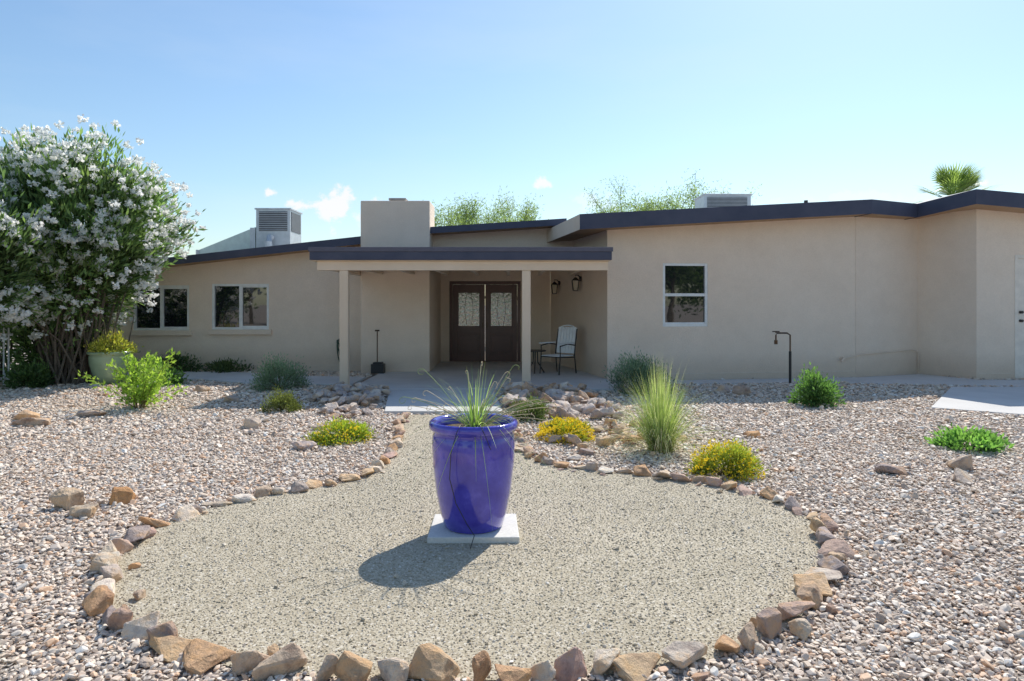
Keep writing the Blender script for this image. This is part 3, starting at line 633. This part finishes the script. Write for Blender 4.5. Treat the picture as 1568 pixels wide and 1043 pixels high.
dome('leafy_shrub',-9.1,12.9,.35,.45,(.04,.07,.03),(.14,.22,.08),1800,.09,.03,clumps=24,up=.6)
dome('leafy_shrub',-2.38,2.98,.12,.08,(.05,.12,.03),(.18,.32,.08),160,.05,.025,clumps=10,up=.6)
mb=MB(); bx,by=-5.65,10.35
for k in range(26):
    an=rng.uniform(0,6.28); rr=abs(rng.normal(0,.24)); hh=rng.uniform(.4,1.0)*(1-.45*rr); 
    tip=np.array([bx+rr*1.6*math.cos(an),by+rr*1.6*math.sin(an),hh]); b0=np.array([bx+.05*math.cos(an),by+.05*math.sin(an),0]); mid=(b0+tip)/2+np.array([0,0,.08])
    mb.tube([b0,mid,tip],.006,.003,4,col=(.18,.15,.07))
    n=85; t=rng.uniform(.15,1,n)[:,None]; C=b0*(1-t)**2+2*mid*t*(1-t)+tip*t*t+rng.normal(0,.035,(n,3))
    leaves(mb,C,unit(C-b0)+rng.normal(0,.5,(n,3)),.075,.03,lerpc((.14,.24,.04),(.38,.48,.10),rng.uniform(0,1,n)),.5)
mb.build('lime_green_shrub',LEAF)
mb=MB(); blades(mb,(1.6,7.35,0),850,.6,1.0,.38,.6,.0055,(.16,.23,.07),(.42,.46,.22),7,.12)
blades(mb,(1.6,7.35,0),420,.8,1.2,.75,.85,.0028,(.6,.56,.38),(.7,.66,.46),7,.10)
blades(mb,(1.6,7.35,0),420,.2,.38,.22,.3,.008,(.16,.16,.07),(.32,.28,.14),4,.14); mb.build('ornamental_grass',LEAF)
e=empty('planter_pot'); mb=MB(); gx,gy=-7.95,13.5
mb.lathe([(0,0.03),(.22,.03),(.30,.2),(.36,.42),(.37,.55),(.36,.60),(.40,.62),(.40,.66),(.35,.66),(.33,.55),(0,.55)],gx,gy,40); mb.build('pot_body',mat_plain('celadon_glaze',(.34,.44,.28),.15),e,smooth=True)
o=dome('pot_foliage',gx,gy,.42,.38,(.12,.16,.04),(.50,.46,.10),1600,.07,.03,((.6,.3,.05),(.7,.6,.1)),60,24,z0=.6); o.parent=e
mb=MB(); blades(mb,(gx,gy,.6),40,.5,.85,.5,.4,.006,(.4,.4,.15),(.6,.5,.3),6,.1); o=mb.build('pot_spikes',LEAF,e)

def oleander(x,y,rx,ry,zb,zt,nc,nl,nfl,taper=.6):
    mb=MB(); zc_=(zb+zt)/2; hz=(zt-zb)/2
    U=unit(rng.normal(0,1,(nc,3))); rad=rng.uniform(.35,1,nc)**.5
    lump=1+.16*np.array([mnoise.noise(Vector(u)*2.1+Vector((x,3,1))) for u in U])*2
    CC=np.stack([x+U[:,0]*rx*rad*lump*.92,y+U[:,1]*ry*rad*lump*.92,zc_+U[:,2]*hz*rad*lump*.92],1)
    CC[:,2]=np.maximum(CC[:,2],.35)
    low=np.clip((CC[:,2]-zb)/(zt-zb),0,1); CC[:,0]=x+(CC[:,0]-x)*(taper+(1-taper)*np.clip(low*2.2,0,1)); 
    ci=rng.integers(0,nc,nl); sp=np.array([.20,.20,.17])
    C=CC[ci]+rng.normal(0,1,(nl,3))*sp
    D=unit(C-np.array([x,y,zc_-hz*.5]))+np.array([0,0,.35])
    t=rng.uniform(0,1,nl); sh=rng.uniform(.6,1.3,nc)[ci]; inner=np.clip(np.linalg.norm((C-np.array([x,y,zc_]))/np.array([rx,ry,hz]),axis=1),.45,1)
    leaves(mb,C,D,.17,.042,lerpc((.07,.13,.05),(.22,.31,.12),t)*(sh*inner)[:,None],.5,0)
    fc=CC[(rad>.70)]; wgt=np.ones(len(fc)); wgt[rng.uniform(size=len(fc))<.30]=.12; wgt/=wgt.sum()
    k=rng.choice(len(fc),nfl,p=wgt); F=fc[k]+rng.normal(0,.18,(nfl,3)); out=unit(F-np.array([x,y,zc_])); F+=out*.26+np.array([0,0,.06])
    for j in range(nfl):
        if F[j,2]<zb+.1*hz and rng.uniform()<.6: continue
        rr=rng.uniform(.05,.12); n=int(8+rr*200); P=F[j]+unit(rng.normal(0,1,(n,3)))*rr*rng.uniform(.3,1,(n,1))*np.array([1,1,.75]); leaves(mb,P,out[j]+rng.normal(0,.6,(n,3)),.058,.058,lerpc((.88,.88,.84),(.95,.95,.93),rng.uniform(0,1,n)),.8,1)
    for j in range(0,nc,5):
        an=rng.uniform(0,6.28); b0=np.array([x+.35*math.cos(an)*rx*.6,y+.3*math.sin(an),0]); q=CC[j]
        mb.tube([b0,b0*.6+q*.4+np.array([0,0,.3]),q],.028,.008,5,col=(.16,.13,.10),mi=2)
    mb.build('oleander_tree',[LEAFO,PETAL,BARK])
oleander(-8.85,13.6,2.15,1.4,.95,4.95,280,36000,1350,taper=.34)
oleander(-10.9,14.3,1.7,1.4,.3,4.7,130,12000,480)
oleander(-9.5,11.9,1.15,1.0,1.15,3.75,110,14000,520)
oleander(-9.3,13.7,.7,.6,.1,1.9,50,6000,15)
mb=MB()
for k in range(60):
    an=rng.uniform(0,6.28); b0=np.array([-8.9+rng.normal(0,.4),13.8+rng.normal(0,.3),0]); q=b0+np.array([rng.normal(0,.35),rng.normal(0,.3),rng.uniform(1.2,2.2)]); mb.tube([b0,(b0+q)/2+rng.normal(0,.06,3),q],.022,.01,5,col=(.17,.14,.11))
mb.build('oleander_stems',BARK)
mb=MB()
for i in range(43): 
    x=-13.2+i*.09; mb.box(x,x+.025,12.75,12.765,.05,1.15)
mb.box(-13.3,-9.35,12.77,12.79,.18,.22); mb.box(-13.3,-9.35,12.77,12.79,1.0,1.04); mb.build('picket_fence',FENCEW)

def branchtree(name,x,y,h,spread,seed,leafn,L,Wd,ca,cb,trunk=.12,bark=(.16,.17,.08),levels=4,puff=.25,hfrac=.35,ztop=None):
    r=np.random.default_rng(seed); tubes=[]; tips=[]
    def grow(p,d,l,rad,lev):
        n=5; P=[p]
        for i in range(n):
            d=unit(d+r.normal(0,.13,3)+np.array([0,0,.06])); P.append(P[-1]+d*l/n)
        tubes.append((np.array(P),rad,rad*.55,6 if lev>1 else 4))
        if lev<=1: tips.extend(P[1:])
        if lev==0: return
        for k in range(3 if lev<levels else 4):
            nd=unit(d+r.normal(0,spread,3)); grow(P[-1-(k%2)],nd,l*r.uniform(.6,.85),rad*.55,lev-1)
    grow(np.array([0,0,0.]),np.array([0,0,1.]),h*hfrac,trunk,levels)
    T=np.array(tips); k=1.0
    if ztop: k=ztop/np.percentile(T[:,2],98)
    mb=MB()
    off=np.array([x,y,0.]); T=T*k+off
    for P,a,b_,s_ in tubes: mb.tube(P*k+off,a,b_,s_,col=bark,mi=1,cap=False)
    ci=r.integers(0,len(T),leafn); C=T[ci]+r.normal(0,puff,(leafn,3)); D=r.normal(0,1,(leafn,3))+np.array([0,0,.3])
    sh=r.uniform(.6,1.2,len(T))[ci]
    leaves(mb,C,D,L,Wd,lerpc(ca,cb,r.uniform(0,1,leafn))*sh[:,None],.5,0)
    return mb.build(name,[LEAF,BARK])
PV=((.15,.20,.09),(.33,.40,.17))
for (x,y,sd_,zt) in [(-2.4,26,11,5.4),(-.9,27,12,5.6),(.3,26.5,15,5.4),(3.6,26,13,5.9),(5.2,27,14,6.1),(6.4,28,16,5.8)]:
    branchtree('palo_verde_tree',x,y,6.0,.5,sd_,9500,.12,.026,*PV,.10,(.25,.3,.14),4,.17,ztop=zt)
for i,(x,y,zt) in enumerate([(-26,-18,6.5),(-20,-20,5.5),(-15,-19,5.),(-2,-22,5),(16,-16,6),(20,-15,6),(25,-18,5)]):
    branchtree('mesquite_tree',x,y,6,.75,40+i,4500,.34,.16,(.06,.09,.04),(.19,.26,.09),.2,(.15,.12,.09),3,.55,hfrac=.25,ztop=zt)
mb=MB(); X,Y,Z=16.8,26,5.45
mb.tube([(X,Y,0),(X+.05,Y,2.5),(X,Y,Z)],.22,.18,12,col=(.22,.16,.1),mi=1)
for k in range(50):
    an=rng.uniform(0,6.28); el=rng.uniform(-.35,1.3); d=np.array([math.cos(an)*math.cos(el),math.sin(an)*math.cos(el),math.sin(el)]); c0=np.array([X,Y,Z]); c1=c0+d*.62
    mb.tube([c0,c1],.02,.014,4,col=(.16,.22,.06)); s_=unit(np.cross(d,[0,0,1.])+rng.normal(0,.15,3))
    for j in range(18):
        a=(j/17-.5)*1.9; dd=unit(d*math.cos(a)+s_*math.sin(a)); L=1.15*(1-.3*abs(a)); w=np.cross(dd,np.cross(d,s_)); w=unit(w)*.022
        p1=c1+dd*L*.6; p2=c1+dd*L+np.array([0,0,-.14]); c=np.array((.12,.17,.06))*(1-(u:=rng.uniform()))+np.array((.28,.34,.12))*u
        mb.add([c1-w*.3,c1+w*.3,p1+w,p1-w,p2],[(0,1,2,3),(3,2,4)],c)
mb.build('fan_palm_tree',[LEAF,BARK])
